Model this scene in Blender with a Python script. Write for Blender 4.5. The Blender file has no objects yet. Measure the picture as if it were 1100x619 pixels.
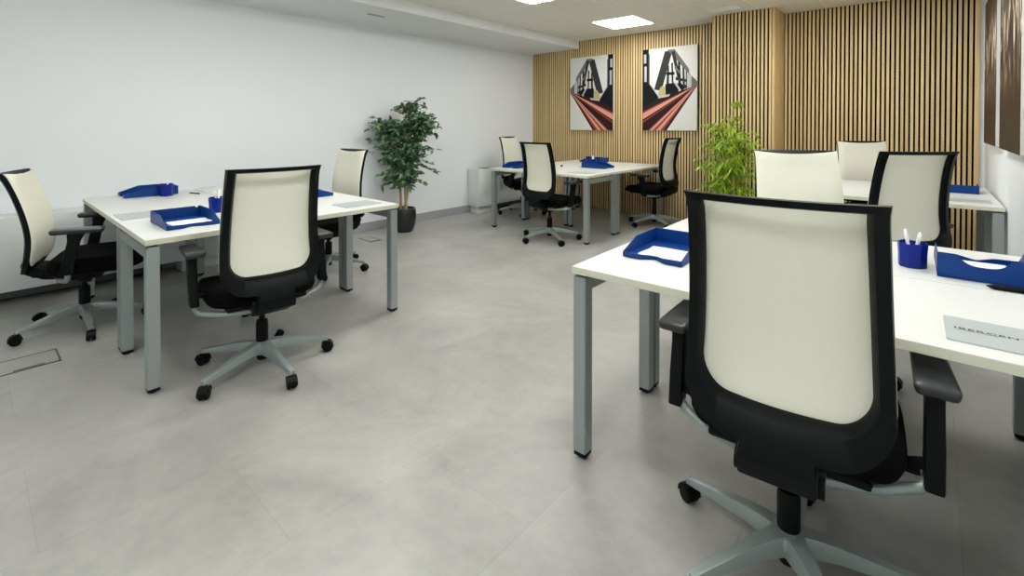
import bpy, bmesh, math, random
from mathutils import Vector, Matrix
random.seed(7)
PI = math.pi
SC = bpy.context.scene
COL = SC.collection

# ------------------------------------------------------------------ materials
MATS = {}
def mat(name, col, rough=.5, metal=0., bump=None, emit=None, noise=None, spec=None, rand=None):
    m = bpy.data.materials.new(name); m.use_nodes = True
    nt = m.node_tree; b = nt.nodes['Principled BSDF']
    b.inputs['Base Color'].default_value = (*col, 1)
    b.inputs['Roughness'].default_value = rough
    b.inputs['Metallic'].default_value = metal
    if spec is not None: b.inputs['Specular IOR Level'].default_value = spec
    if emit:
        b.inputs['Emission Color'].default_value = (*emit[0], 1)
        b.inputs['Emission Strength'].default_value = emit[1]
    tc = nt.nodes.new('ShaderNodeTexCoord')
    if noise:                                   # (scale, amount)
        n = nt.nodes.new('ShaderNodeTexNoise'); n.inputs['Scale'].default_value = noise[0]
        n.inputs['Detail'].default_value = 5
        nt.links.new(tc.outputs['Object'], n.inputs['Vector'])
        r = nt.nodes.new('ShaderNodeMapRange')
        r.inputs['To Min'].default_value = 1 - noise[1]; r.inputs['To Max'].default_value = 1 + noise[1]
        r.inputs['From Min'].default_value = .25; r.inputs['From Max'].default_value = .75
        nt.links.new(n.outputs['Fac'], r.inputs['Value'])
        mx = nt.nodes.new('ShaderNodeVectorMath'); mx.operation = 'SCALE'
        mx.inputs[0].default_value = col
        nt.links.new(r.outputs[0], mx.inputs['Scale'])
        nt.links.new(mx.outputs[0], b.inputs['Base Color'])
    if rand:                                    # per island variation between two colours
        g = nt.nodes.new('ShaderNodeNewGeometry')
        cr = nt.nodes.new('ShaderNodeValToRGB')
        cr.color_ramp.elements[0].color = (*col, 1)
        cr.color_ramp.elements[1].color = (*rand, 1)
        nt.links.new(g.outputs['Random Per Island'], cr.inputs[0])
        nt.links.new(cr.outputs[0], b.inputs['Base Color'])
    if bump:                                    # (scale, strength)
        n = nt.nodes.new('ShaderNodeTexNoise'); n.inputs['Scale'].default_value = bump[0]
        nt.links.new(tc.outputs['Object'], n.inputs['Vector'])
        bp = nt.nodes.new('ShaderNodeBump'); bp.inputs['Strength'].default_value = bump[1]
        bp.inputs['Distance'].default_value = .002
        nt.links.new(n.outputs['Fac'], bp.inputs['Height'])
        nt.links.new(bp.outputs[0], b.inputs['Normal'])
    MATS[name] = m
    return m

def weave_mat(name, col):
    m = mat(name, col, .8); nt = m.node_tree; b = nt.nodes['Principled BSDF']
    tc = nt.nodes.new('ShaderNodeTexCoord')
    mp = nt.nodes.new('ShaderNodeMapping'); mp.inputs['Scale'].default_value = (1, 0, 1)
    nt.links.new(tc.outputs['Object'], mp.inputs[0])
    br = nt.nodes.new('ShaderNodeTexBrick')
    br.inputs['Scale'].default_value = 60
    br.inputs['Mortar Size'].default_value = .06; br.inputs['Brick Width'].default_value = .32; br.inputs['Row Height'].default_value = .22
    br.inputs['Color1'].default_value = (*col, 1); br.inputs['Color2'].default_value = (*[c*.97 for c in col], 1)
    br.inputs['Mortar'].default_value = (*[c*.86 for c in col], 1)
    rot = nt.nodes.new('ShaderNodeMapping'); rot.inputs['Rotation'].default_value = (PI/2, 0, 0)
    nt.links.new(mp.outputs[0], rot.inputs[0]); nt.links.new(rot.outputs[0], br.inputs['Vector'])
    nt.links.new(br.outputs['Color'], b.inputs['Base Color'])
    bp = nt.nodes.new('ShaderNodeBump'); bp.inputs['Strength'].default_value = .25; bp.inputs['Distance'].default_value = .001
    bp.invert = True
    nt.links.new(br.outputs['Fac'], bp.inputs['Height']); nt.links.new(bp.outputs[0], b.inputs['Normal'])
    tr_ = nt.nodes.new('ShaderNodeBsdfTranslucent'); nt.links.new(br.outputs['Color'], tr_.inputs['Color'])   # open-weave fabric lets light through
    mxs = nt.nodes.new('ShaderNodeMixShader'); mxs.inputs[0].default_value = .18
    nt.links.new(b.outputs[0], mxs.inputs[1]); nt.links.new(tr_.outputs[0], mxs.inputs[2])
    nt.links.new(mxs.outputs[0], nt.nodes['Material Output'].inputs['Surface'])
    return m

def wood_mat(name, a, b_):
    m = mat(name, a, .55); nt = m.node_tree; b = nt.nodes['Principled BSDF']
    tc = nt.nodes.new('ShaderNodeTexCoord'); g = nt.nodes.new('ShaderNodeNewGeometry')
    mp = nt.nodes.new('ShaderNodeMapping'); mp.inputs['Scale'].default_value = (30, 30, 1.6)
    nt.links.new(tc.outputs['Object'], mp.inputs[0])
    n = nt.nodes.new('ShaderNodeTexNoise'); n.inputs['Scale'].default_value = 1.4; n.inputs['Detail'].default_value = 6; n.inputs['Distortion'].default_value = .6
    nt.links.new(mp.outputs[0], n.inputs['Vector'])
    ad = nt.nodes.new('ShaderNodeMath'); ad.operation = 'MULTIPLY_ADD'; ad.inputs[1].default_value = .34; ad.inputs[2].default_value = .07
    nt.links.new(g.outputs['Random Per Island'], ad.inputs[0])
    s = nt.nodes.new('ShaderNodeMath'); s.operation = 'MULTIPLY_ADD'; s.inputs[1].default_value = .75
    nt.links.new(n.outputs['Fac'], s.inputs[0]); nt.links.new(ad.outputs[0], s.inputs[2])
    cr = nt.nodes.new('ShaderNodeValToRGB')
    cr.color_ramp.elements[0].color = (*b_, 1); cr.color_ramp.elements[0].position = .15
    cr.color_ramp.elements[1].color = (*a, 1); cr.color_ramp.elements[1].position = .85
    nt.links.new(s.outputs[0], cr.inputs[0]); nt.links.new(cr.outputs[0], b.inputs['Base Color'])
    return m

def floor_mat():
    m = mat('floor_tile', (.4, .4, .38), .33); nt = m.node_tree; b = nt.nodes['Principled BSDF']
    tc = nt.nodes.new('ShaderNodeTexCoord')
    n1 = nt.nodes.new('ShaderNodeTexNoise'); n1.inputs['Scale'].default_value = 1.6; n1.inputs['Detail'].default_value = 8; n1.inputs['Roughness'].default_value = .62; n1.inputs['Distortion'].default_value = .8
    nt.links.new(tc.outputs['Object'], n1.inputs['Vector'])
    n2 = nt.nodes.new('ShaderNodeTexNoise'); n2.inputs['Scale'].default_value = 14; n2.inputs['Detail'].default_value = 6; n2.inputs['Roughness'].default_value = .7
    nt.links.new(tc.outputs['Object'], n2.inputs['Vector'])
    mixv = nt.nodes.new('ShaderNodeMath'); mixv.operation = 'MULTIPLY_ADD'; mixv.inputs[1].default_value = .35
    nt.links.new(n2.outputs['Fac'], mixv.inputs[0]); nt.links.new(n1.outputs['Fac'], mixv.inputs[2])
    cr = nt.nodes.new('ShaderNodeValToRGB')
    cr.color_ramp.elements[0].position = .42; cr.color_ramp.elements[0].color = (*FLOOR_A, 1)
    cr.color_ramp.elements[1].position = .95; cr.color_ramp.elements[1].color = (*FLOOR_B, 1)
    nt.links.new(mixv.outputs[0], cr.inputs[0])
    mp = nt.nodes.new('ShaderNodeMapping'); mp.inputs['Rotation'].default_value = (0, 0, PI/2); mp.inputs['Location'].default_value = (-.386, -1.11 + 3*.52, 0)
    nt.links.new(tc.outputs['Object'], mp.inputs[0])
    br = nt.nodes.new('ShaderNodeTexBrick'); br.inputs['Scale'].default_value = 1
    br.inputs['Brick Width'].default_value = 1.04; br.inputs['Row Height'].default_value = .52; br.inputs['Mortar Size'].default_value = .0016
    br.inputs['Color1'].default_value = (1, 1, 1, 1); br.inputs['Color2'].default_value = (.93, .93, .925, 1); br.inputs['Mortar'].default_value = (.84, .84, .83, 1)
    nt.links.new(mp.outputs[0], br.inputs['Vector'])
    mu = nt.nodes.new('ShaderNodeMix'); mu.data_type = 'RGBA'; mu.blend_type = 'MULTIPLY'; mu.inputs['Factor'].default_value = 1
    nt.links.new(cr.outputs[0], mu.inputs['A']); nt.links.new(br.outputs['Color'], mu.inputs['B'])
    nt.links.new(mu.outputs['Result'], b.inputs['Base Color'])
    rr = nt.nodes.new('ShaderNodeMapRange'); rr.inputs['To Min'].default_value = .30; rr.inputs['To Max'].default_value = .46
    nt.links.new(n2.outputs['Fac'], rr.inputs['Value']); nt.links.new(rr.outputs[0], b.inputs['Roughness'])
    return m

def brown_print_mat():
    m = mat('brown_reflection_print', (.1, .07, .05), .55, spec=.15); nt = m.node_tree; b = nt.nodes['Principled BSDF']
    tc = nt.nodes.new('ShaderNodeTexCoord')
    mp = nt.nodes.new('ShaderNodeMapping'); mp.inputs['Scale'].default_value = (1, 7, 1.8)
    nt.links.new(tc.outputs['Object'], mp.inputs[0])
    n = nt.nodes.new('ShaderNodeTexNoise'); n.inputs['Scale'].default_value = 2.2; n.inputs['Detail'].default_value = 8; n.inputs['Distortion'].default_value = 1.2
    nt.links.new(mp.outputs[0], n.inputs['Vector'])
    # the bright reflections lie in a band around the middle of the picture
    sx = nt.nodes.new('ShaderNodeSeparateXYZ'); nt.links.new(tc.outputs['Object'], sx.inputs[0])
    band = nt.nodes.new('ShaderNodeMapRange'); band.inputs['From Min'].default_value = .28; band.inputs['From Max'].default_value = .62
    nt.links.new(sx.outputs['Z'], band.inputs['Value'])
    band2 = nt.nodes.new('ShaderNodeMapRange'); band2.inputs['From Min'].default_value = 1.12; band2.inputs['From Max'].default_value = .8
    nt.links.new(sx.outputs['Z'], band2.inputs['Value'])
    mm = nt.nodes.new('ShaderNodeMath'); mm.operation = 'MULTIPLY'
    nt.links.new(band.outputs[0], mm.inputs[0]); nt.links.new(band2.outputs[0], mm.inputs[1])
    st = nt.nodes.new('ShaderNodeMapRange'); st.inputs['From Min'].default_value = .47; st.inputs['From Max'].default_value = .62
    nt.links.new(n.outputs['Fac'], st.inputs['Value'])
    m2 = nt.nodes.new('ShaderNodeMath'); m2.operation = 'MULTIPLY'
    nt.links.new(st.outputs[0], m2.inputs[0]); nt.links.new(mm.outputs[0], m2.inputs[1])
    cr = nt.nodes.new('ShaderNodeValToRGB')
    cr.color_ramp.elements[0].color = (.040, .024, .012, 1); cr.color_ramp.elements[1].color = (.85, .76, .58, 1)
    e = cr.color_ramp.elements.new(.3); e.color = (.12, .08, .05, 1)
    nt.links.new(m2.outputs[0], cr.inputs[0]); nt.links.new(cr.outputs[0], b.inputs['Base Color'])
    return m

FLOOR_A = (.265, .265, .248); FLOOR_B = (.44, .44, .415)
WHITE = mat('wall_paint', (.80, .835, .86), .75, bump=(60, .05))
SOFF = mat('soffit_paint', (.74, .76, .75), .8)
CEIL = mat('ceiling_tile', (.80, .78, .70), .6)
CEILGAP = mat('ceiling_joint', (.95, .94, .90), .6)
BASEB = mat('baseboard_grey', (.33, .35, .355), .5)
FLOOR = floor_mat()
OAK = wood_mat('oak_slat', (.80, .61, .31), (.46, .31, .13))
FELT = mat('black_felt', (.006, .005, .0045), .95, spec=.1)
TOP = mat('white_melamine', (.63, .645, .62), .38)
EDGE = mat('cream_edge_band', (.62, .63, .50), .5)
STEEL = mat('silver_paint', (.36, .40, .40), .38, .55)
BLACK = mat('black_plastic', (.0014, .0030, .0030), .45, spec=.14)
PAD = mat('black_pad', (.018, .021, .022), .28, spec=.6)
SEATM = mat('black_fabric', (.0018, .0018, .002), .95, spec=.1, bump=(400, .4))
SILVER = mat('silver_plastic', (.27, .315, .305), .36, .35)
MESHM = weave_mat('cream_mesh', (.96, .96, .82))
BLUE = mat('blue_plastic', (.001, .036, .19), .42, spec=.25)
BLUED = mat('deep_blue_plastic', (.001, .013, .21), .40, spec=.25)
PAPER = mat('paper_white', (.76, .77, .78), .7)
FOLD = mat('silver_card', (.43, .47, .47), .4, .25)
INK = mat('dark_ink', (.02, .025, .03), .6)
GREYINK = mat('grey_ink', (.45, .46, .48), .7)
PENW = mat('white_pen', (.85, .85, .85), .3)
CASING = mat('convector_enamel', (.66, .70, .68), .45)
GRILLE = mat('convector_grille', (.10, .12, .115), .6)
POT = mat('black_pot', (.012, .013, .014), .35)
SOIL = mat('soil', (.05, .035, .025), .95)
BARK = mat('pale_bark', (.38, .26, .14), .8, noise=(25, .3))
LEAF = mat('ficus_leaf', (.012, .065, .025), .32, rand=(.16, .30, .15))
BAMB = mat('bamboo_cane', (.62, .47, .17), .5, noise=(14, .25))
BAML = mat('bamboo_leaf', (.10, .27, .006), .45, rand=(.44, .60, .03))
CANV = mat('canvas_pale', (.62, .62, .585), .7)
PBLK = mat('print_black', (.005, .008, .008), .7, spec=.15)
PDGR = mat('print_dark_grey', (.03, .033, .033), .7, spec=.15)
PGRY = mat('print_grey', (.14, .14, .14), .7, spec=.2)
PLGR = mat('print_light_grey', (.42, .42, .41), .6)
PRED = mat('print_red', (.22, .045, .032), .7, spec=.2)
PPNK = mat('print_pink', (.62, .27, .21), .6)
PMAR = mat('print_maroon', (.025, .010, .009), .7, spec=.15)
PSTN = mat('print_stone', (.42, .34, .16), .7)
BROWNP = brown_print_mat()
LED = mat('led_diffuser', (.9, .9, .9), .5, emit=((1, .985, .95), 11))
VENT = mat('vent_white', (.93, .93, .90), .5)
FBOX = mat('outlet_steel', (.10, .125, .115), .45, .4)

# ------------------------------------------------------------------ mesh building
class MB:
    def __init__(s): s.bm = bmesh.new(); s.mats = []
    def mi(s, m):
        if m not in s.mats: s.mats.append(m)
        return s.mats.index(m)
    def add(s, bm2, M=None, m=None, smooth=None):
        if M is not None: bm2.transform(M)
        i = s.mi(m) if m else 0
        mp = {v: s.bm.verts.new(v.co) for v in bm2.verts}
        for f in bm2.faces:
            try:
                g = s.bm.faces.new([mp[v] for v in f.verts]); g.material_index = i
            except ValueError: pass
        bm2.free()
    def box(s, c, size, bev=0, m=None, rot=None, seg=2):
        b = bmesh.new(); bmesh.ops.create_cube(b, size=1)
        bmesh.ops.scale(b, vec=size, verts=b.verts)
        if bev: bmesh.ops.bevel(b, geom=b.edges[:], offset=bev, segments=seg, profile=.6, affect='EDGES')
        M = Matrix.Translation(c)
        if rot is not None: M = M @ rot
        s.add(b, M, m)
    def b2(s, lo, hi, bev=0, m=None):
        s.box([(a+b)/2 for a, b in zip(lo, hi)], [b-a for a, b in zip(lo, hi)], bev, m)
    def cyl(s, p, q, r0, r1=None, n=16, m=None):
        p, q = Vector(p), Vector(q); r1 = r0 if r1 is None else r1
        b = bmesh.new(); d = q-p
        bmesh.ops.create_cone(b, cap_ends=True, segments=n, radius1=r0, radius2=r1, depth=d.length)
        M = Matrix.Translation((p+q)/2) @ d.to_track_quat('Z', 'Y').to_matrix().to_4x4()
        s.add(b, M, m)
    def lathe(s, pr, n=24, m=None, M=None):
        b = bmesh.new(); rings = []
        for r, z in pr:
            rings.append([b.verts.new((r*math.cos(2*PI*k/n), r*math.sin(2*PI*k/n), z)) for k in range(n)])
        for A, B in zip(rings, rings[1:]):
            for k in range(n): b.faces.new((A[k], A[(k+1) % n], B[(k+1) % n], B[k]))
        b.faces.new(rings[0][::-1]); b.faces.new(rings[-1])
        s.add(b, M, m)
    def tube(s, pts, r, n=10, m=None, sy=1.0):
        pts = [Vector(p) for p in pts]; b = bmesh.new(); rings = []
        rr = r if isinstance(r, (list, tuple)) else [r]*len(pts)
        t0 = (pts[1]-pts[0]).normalized(); a = t0.cross(Vector((0, 0, 1)) if abs(t0.z) < .9 else Vector((0, 1, 0))).normalized()
        for i, p in enumerate(pts):
            t = (pts[min(i+1, len(pts)-1)] - pts[max(i-1, 0)]).normalized()
            a = (a - t*a.dot(t)).normalized(); c = a.cross(t)
            rings.append([b.verts.new(p + a*(rr[i]*math.cos(2*PI*k/n)) + c*(rr[i]*sy*math.sin(2*PI*k/n))) for k in range(n)])
        for A, B in zip(rings, rings[1:]):
            for k in range(n): b.faces.new((A[k], A[(k+1) % n], B[(k+1) % n], B[k]))
        b.faces.new(rings[0][::-1]); b.faces.new(rings[-1])
        bmesh.ops.recalc_face_normals(b, faces=b.faces[:])
        s.add(b, None, m)
    def loft(s, secs, m=None, bev=0, seg=2):           # secs: list of 4-corner loops (Vectors)
        b = bmesh.new(); rings = [[b.verts.new(p) for p in sec] for sec in secs]
        for A, B in zip(rings, rings[1:]):
            n = len(A)
            for k in range(n): b.faces.new((A[k], A[(k+1) % n], B[(k+1) % n], B[k]))
        b.faces.new(rings[0][::-1]); b.faces.new(rings[-1])
        bmesh.ops.recalc_face_normals(b, faces=b.faces[:])
        if bev: bmesh.ops.bevel(b, geom=b.edges[:], offset=bev, segments=seg, profile=.6, affect='EDGES', clamp_overlap=True)
        s.add(b, None, m)
    def prism(s, poly, z0, z1, m=None, M=None, bev=0):  # poly in xy, extruded in z
        b = bmesh.new()
        lo = [b.verts.new((x, y, z0)) for x, y in poly]; hi = [b.verts.new((x, y, z1)) for x, y in poly]
        n = len(poly)
        for k in range(n): b.faces.new((lo[k], lo[(k+1) % n], hi[(k+1) % n], hi[k]))
        b.faces.new(lo[::-1]); b.faces.new(hi)
        bmesh.ops.recalc_face_normals(b, faces=b.faces[:])
        if bev: bmesh.ops.bevel(b, geom=b.edges[:], offset=bev, segments=1, affect='EDGES')
        s.add(b, M, m)
    def build(s, name, m=None, parent=None, loc=None, angle=40):
        me = bpy.data.meshes.new(name)
        bmesh.ops.recalc_face_normals(s.bm, faces=s.bm.faces[:]) if False else None
        s.bm.to_mesh(me); s.bm.free()
        ms = s.mats if s.mats else [m]
        if s.mats and m and m not in s.mats: pass
        for x in ms: me.materials.append(x)
        if angle is not None:
            for p in me.polygons: p.use_smooth = True
            me.set_sharp_from_angle(angle=math.radians(angle))
        o = bpy.data.objects.new(name, me); COL.objects.link(o)
        if parent: o.parent = parent
        if loc: o.location = loc
        return o

def empty(name, loc=(0, 0, 0), rz=0):
    o = bpy.data.objects.new(name, None); COL.objects.link(o)
    o.empty_display_size = .1; o.location = loc; o.rotation_euler = (0, 0, rz); return o
def tag(o, label, cat, group=None):
    o['label'] = label; o['category'] = cat
    if group: o['group'] = group
    return o
def structure(o): o['kind'] = 'structure'; return o
def copy_tree(o, parent=None):
    c = o.copy(); COL.objects.link(c)
    if parent: c.parent = parent
    for ch in list(o.children): copy_tree(ch, c)
    return c

# ------------------------------------------------------------------ the room
XL, XR, YF, YB, YR = -5.155, .36, -1.6, 6.40, 6.44
ZC, ZS, XS = 2.60, 2.478, -4.22
def sbox(name, lo, hi, m, bev=0, parent=None):
    b = MB(); b.b2(lo, hi, bev); o = b.build(name, m, parent)
    return o if parent else structure(o)
sbox('floor', (XL-.1, YF-.1, -.05), (XR+.1, YR+.1, 0), FLOOR)
sbox('wall_left', (XL-.1, YF-.1, 0), (XL, YR+.1, ZC), WHITE)
sbox('wall_right', (XR, YF-.1, 0), (XR+.1, YR+.1, ZC), WHITE)
sbox('wall_front', (XL, YF-.1, 0), (XR, YF, ZC), WHITE)
# soffit along the left wall with a small linear vent
b = MB(); b.b2((XL, YF, ZS), (XS, YB, ZC), 0); trim = structure(b.build('trim_1', SOFF))
# cove between soffit and wall
b = MB()
r = .03; pts = [(XL, ZS)] + [(XL + r - r*math.cos(a), ZS - r + r*math.sin(a)) for a in [i*PI/2/8 for i in range(9)]]
b.prism([(x, z) for x, z in pts], YF, YB, None, Matrix(((1, 0, 0, 0), (0, 0, 1, 0), (0, 1, 0, 0), (0, 0, 0, 1))))
structure(b.build('trim_2', SOFF))
b = MB(); b.b2((-4.60, 2.86, ZS-.006), (-4.555, 3.07, ZS)); b.build('slot_grille', BASEB, trim)
# baseboard
sbox('baseboard_left', (XL, YF, 0), (XL+.012, YB, .105), BASEB)
sbox('baseboard_right', (XR-.012, YF, 0), (XR, YR-.06, .105), BASEB)
# ceiling of 60 cm metal tiles with fine joints
b = MB(); b.b2((XL-.1, YF-.1, ZC+.0012), (XR+.1, YR+.1, ZC+.08)); ceil = structure(b.build('ceiling', CEILGAP))
LX = [-3.32 + .6*k for k in range(-2, 7)]
LIGHTS = [(i, j) for i in (0, 3) for j in (0, 3, 6, 9)]
CX0, CY0 = -3.325, 5.30
VENTXY = (-1.81, 5.69)
tb = MB()
import itertools
lightcells = {(0, 0), (0, -3), (0, -6), (0, -9), (4, -1), (4, -4), (4, -7), (4, -10)}  # right-hand column is unseen panels, added to brighten the far right corner
for i in range(-2, 7):
    for j in range(-12, 3):
        if (i, j) in lightcells: continue
        x0, y0 = CX0 + .6*i, CY0 + .6*j
        x1, y1 = x0 + .6, y0 + .6
        x0, x1 = max(x0, XS), min(x1, XR); y0, y1 = max(y0, YF), min(y1, YR)
        if x1-x0 < .02 or y1-y0 < .02: continue
        g = .006
        tb.b2((x0+g, y0+g, ZC), (x1-g, y1-g, ZC+.01), .0015)
tb.build('ceiling_tiles', CEIL, ceil, angle=None)
for i, j in sorted(lightcells, key=lambda c: -c[1]):
    x0, y0 = CX0 + .6*i, CY0 + .6*j
    seen = (i == 0 and j in (0, -3))
    t = empty('ceiling_light', (x0+.3, y0+.3, ZC))
    lab = 'square recessed ceiling light panel beside the slatted wood wall' if (i, j) == (0, 0) else (
        'square recessed ceiling light panel cut by the top edge of the photo' if (i, j) == (0, -3) else
        'square recessed ceiling light panel added out of view above the desks')
    tag(t, lab, 'light', 'recessed ceiling lights')
    f = MB()
    for a in (-1, 1):
        f.box((a*.289, 0, .003), (.018, .596, .014), .002); f.box((0, a*.289, .003), (.56, .018, .014), .002)
    f.build('frame', VENT, t)
    f = MB(); f.box((0, 0, -.002), (.558, .558, .006)); f.build('diffuser', LED, t)
# ceiling vent
t = empty('ceiling_vent', (VENTXY[0], VENTXY[1], ZC)); tag(t, 'white slotted air vent in the ceiling beside the wood column', 'vent')
f = MB()
for a in (-1, 1):
    f.box((a*.165, 0, -.004), (.02, .2, .008), .002); f.box((0, a*.09, -.004), (.31, .02, .008), .002)
f.build('frame', VENT, t)
f = MB()
for k in range(5): f.box((0, -.064+.032*k, -.005), (.31, .019, .005), .001)
f.build('louvre', VENT, t)
f = MB(); f.box((0, 0, -.001), (.31, .17, .002)); f.build('backing', GRILLE, t)

# back wall: black felt with vertical oak slats, interrupted by a column
sbox('wall_back', (XL-.1, YR+.02, 0), (XR+.1, YR+.12, ZC), WHITE)
PITCH, SW = .0395, .0232
def slat_wall(name, x0, x1, y, depth_back, zlist, edge_right=False):
    b = MB(); b.b2((x0, y, 0), (x1, depth_back, ZC)); felt = structure(b.build(name, FELT))
    s = MB(); n = round((x1-x0)/PITCH); p = (x1-x0)/n
    for k in range(n):
        xa = x0 + k*p + (p-SW)/2
        zt = ZC-.002 if xa > XS else ZS-.002
        if xa < XS: zt = ZS-.002
        s.b2((xa, y-.008, .002), (xa+SW, y+.004, zt), .001)
    s.build('oak_slats', OAK, felt, angle=None)
    return felt
CXA, CXB, CYF = -2.03, -1.375, 5.97
slat_wall('wall_back_panel', XL, CXA, YB, YR+.02, ZC)
slat_wall('trim_3', CXA, CXB-.004, CYF+.016, YR+.02, ZC)          # column cladding
slat_wall('wall_back_recess', CXB+.022, .312, YR, YR+.02, ZC)
b = MB(); b.b2((CXB-.004, CYF, .0), (CXB+.022, YR+.02, ZC-.001), .001); structure(b.build('trim_4', OAK))
b = MB(); b.b2((.290, YR-.02, .0), (.314, YR+.02, ZC-.001), .001); structure(b.build('trim_5', OAK))
b = MB(); b.b2((CXA-.0, CYF+.004, .0), (CXA+.012, YB, ZC-.001), .001); structure(b.build('trim_6', OAK))

# ------------------------------------------------------------------ fan-coil casings along the left wall
def casing(y0, y1, ztop, x1, near_end_plinth, lidy, label):
    t = empty('convector', (XL, (y0+y1)/2, 0)); tag(t, label, 'convector')
    L = y1-y0; D = x1-XL-.016
    b = MB(); b.b2((.016, -L/2, .105), (.016+D, L/2, ztop), .006); body = b.build('casing', CASING, t)
    b = MB()
    pl = .30
    yy = -L/2+.035 if near_end_plinth else L/2-.035-pl
    b.b2((.03, yy, 0), (.016+D-.045, yy+pl, .108), .003); b.build('plinth', CASING, t)
    b = MB(); b.b2((.03, -L/2+.03, .112), (.016+D*.6, L/2-.03, .118)); 
    yo = -L/2+.4 if near_end_plinth else -L/2+.1
    b.b2((.02, yo, .02), (.10, yo+L-.55, .11), .004); b.build('gap_strip', GRILLE, t)  # dark strip filling the gap under the casing
    b = MB()                                             # top discharge grille, set back on the top
    n = int((L-.55)/.02)
    for k in range(n):
        y = (-L/2+.42 if near_end_plinth else -L/2+.10) + k*.02
        b.b2((.06, y, ztop-.001), (.13, y+.009, ztop+.002))
    b.build('top_grille', CASING, t)
    b = MB(); b.b2((.05, lidy-(y0+y1)/2-.06, ztop-.002), (.20, lidy-(y0+y1)/2+.06, ztop+.004), .002); b.build('control_panel', GRILLE, t)
    return t
c1 = casing(-1.2, 1.58, .630, -4.90, False, 1.505, 'long white convector casing along the wall behind the left desks')
c2 = casing(4.87, 6.36, .640, -4.91, True, 5.10, 'white convector casing in the far corner by the slatted wall')
hy = 1.505 - .19                                          # open control hatch at the far end of the casing
b = MB(); b.b2((.045, hy-.068, .628), (.235, hy-.062, .700), .001); b.b2((.040, hy-.068, .628), (.046, hy+.066, .705), .001)
b.b2((.228, hy-.068, .628), (.235, hy+.066, .648), .001); b.build('hatch_frame', CASING, c1)
b = MB(); b.box((.085, hy+.01, .690), (.010, .05, .022), .002); b.build('hatch_knob', GRILLE, c1)

# ------------------------------------------------------------------ desks
ZT = .74
def make_desk(name, L, D):
    """origin at the front-left corner seen by the sitter; x along the front, y to the back"""
    t = empty(name)
    b = MB(); i = b.mi(TOP); j = b.mi(EDGE)
    g = bmesh.new(); bmesh.ops.create_cube(g, size=1); bmesh.ops.scale(g, vec=(L-.004, D-.004, .028), verts=g.verts)
    bmesh.ops.bevel(g, geom=g.edges[:], offset=.0015, segments=1, affect='EDGES')
    b.add(g, Matrix.Translation((L/2, D/2, ZT-.014)), TOP)
    for f in b.bm.faces:
        f.normal_update()
        f.material_index = i if abs(f.normal.z) > .5 else j
    b.build('tabletop', None, t, angle=None)
    W = .054; zt = .703; ins = .006
    for a in (0, 1):
        x0 = ins if a == 0 else L-ins-W
        for c in (0, 1):                                 # leg with a mitred top, meeting the end rail at 45 degrees
            y0 = ins if c == 0 else D-ins-W
            b = MB(); g = bmesh.new()
            yo, yi = (y0, y0+W) if c == 0 else (y0+W, y0)
            vs = [g.verts.new(p) for p in ((x0, yo, .022), (x0+W, yo, .022), (x0+W, yi, .022), (x0, yi, .022),
                  (x0, yo, zt), (x0+W, yo, zt), (x0+W, yi, zt-W), (x0, yi, zt-W))]
            for q in ((0, 1, 2, 3), (4, 5, 6, 7), (0, 1, 5, 4), (1, 2, 6, 5), (2, 3, 7, 6), (3, 0, 4, 7)): g.faces.new([vs[k] for k in q])
            bmesh.ops.recalc_face_normals(g, faces=g.faces[:])
            bmesh.ops.bevel(g, geom=g.edges[:], offset=.003, segments=2, affect='EDGES')
            b.add(g, None, STEEL); leg = b.build('leg', None, t, angle=None)
            b = MB(); b.b2((x0+.002, y0+.002, .008), (x0+W-.002, y0+W-.002, .023), .003)
            b.cyl((x0+W/2, y0+W/2, 0), (x0+W/2, y0+W/2, .01), .018); b.build('foot', BLACK, leg)
        b = MB(); g = bmesh.new()
        ya, yb = ins, D-ins
        vs = [g.verts.new(p) for p in ((x0, ya, zt), (x0+W, ya, zt), (x0+W, ya+W, zt-W), (x0, ya+W, zt-W),
              (x0, yb, zt), (x0+W, yb, zt), (x0+W, yb-W, zt-W), (x0, yb-W, zt-W))]
        for q in ((0, 1, 2, 3), (4, 5, 6, 7), (0, 1, 5, 4), (1, 2, 6, 5), (2, 3, 7, 6), (3, 0, 4, 7)): g.faces.new([vs[k] for k in q])
        bmesh.ops.recalc_face_normals(g, faces=g.faces[:])
        bmesh.ops.bevel(g, geom=g.edges[:], offset=.003, segments=2, affect='EDGES')
        b.add(g, None, STEEL); b.build('end_rail', None, t, angle=None)
        for yy in (.1, D-.1):
            b = MB(); b.b2((x0+.01, yy-.03, zt-.001), (x0+W-.01, yy+.03, ZT-.028)); b.build('spacer', BLACK, t)
    b = MB(); b.b2((ins+W-.001, D/2-.03, zt-.022), (L-ins-W+.001, D/2+.03, zt-.002), .003)
    b.build('beam', STEEL, t)
    return t
DESK_E = make_desk('desk', 1.42, .652)                   # end desk
DESK_P = None
used = {}
def place_desk(kind, L, D, x, y, rz, label, group):
    key = (L, D)
    if key in used: o = copy_tree(used[key])
    else:
        o = DESK_E if key == (1.42, .652) else make_desk('desk', L, D); used[key] = o
    o.location = (x, y, 0); o.rotation_euler = (0, 0, rz)
    tag(o, label, 'desk', group)
    return o
DESKS = {}
def local(o, x, y, z=ZT):
    c, s = math.cos(o.rotation_euler.z), math.sin(o.rotation_euler.z)
    return (o.location.x + c*x - s*y, o.location.y + s*x + c*y, z)
GD = 'white desks with square silver legs'
lt = math.radians(-.43); mt = math.radians(.48); rt = math.radians(1.62)
def podpt(x0, y0, t, a, b_): return (x0 + math.cos(t)*a - math.sin(t)*b_, y0 + math.sin(t)*a + math.cos(t)*b_)
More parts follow.
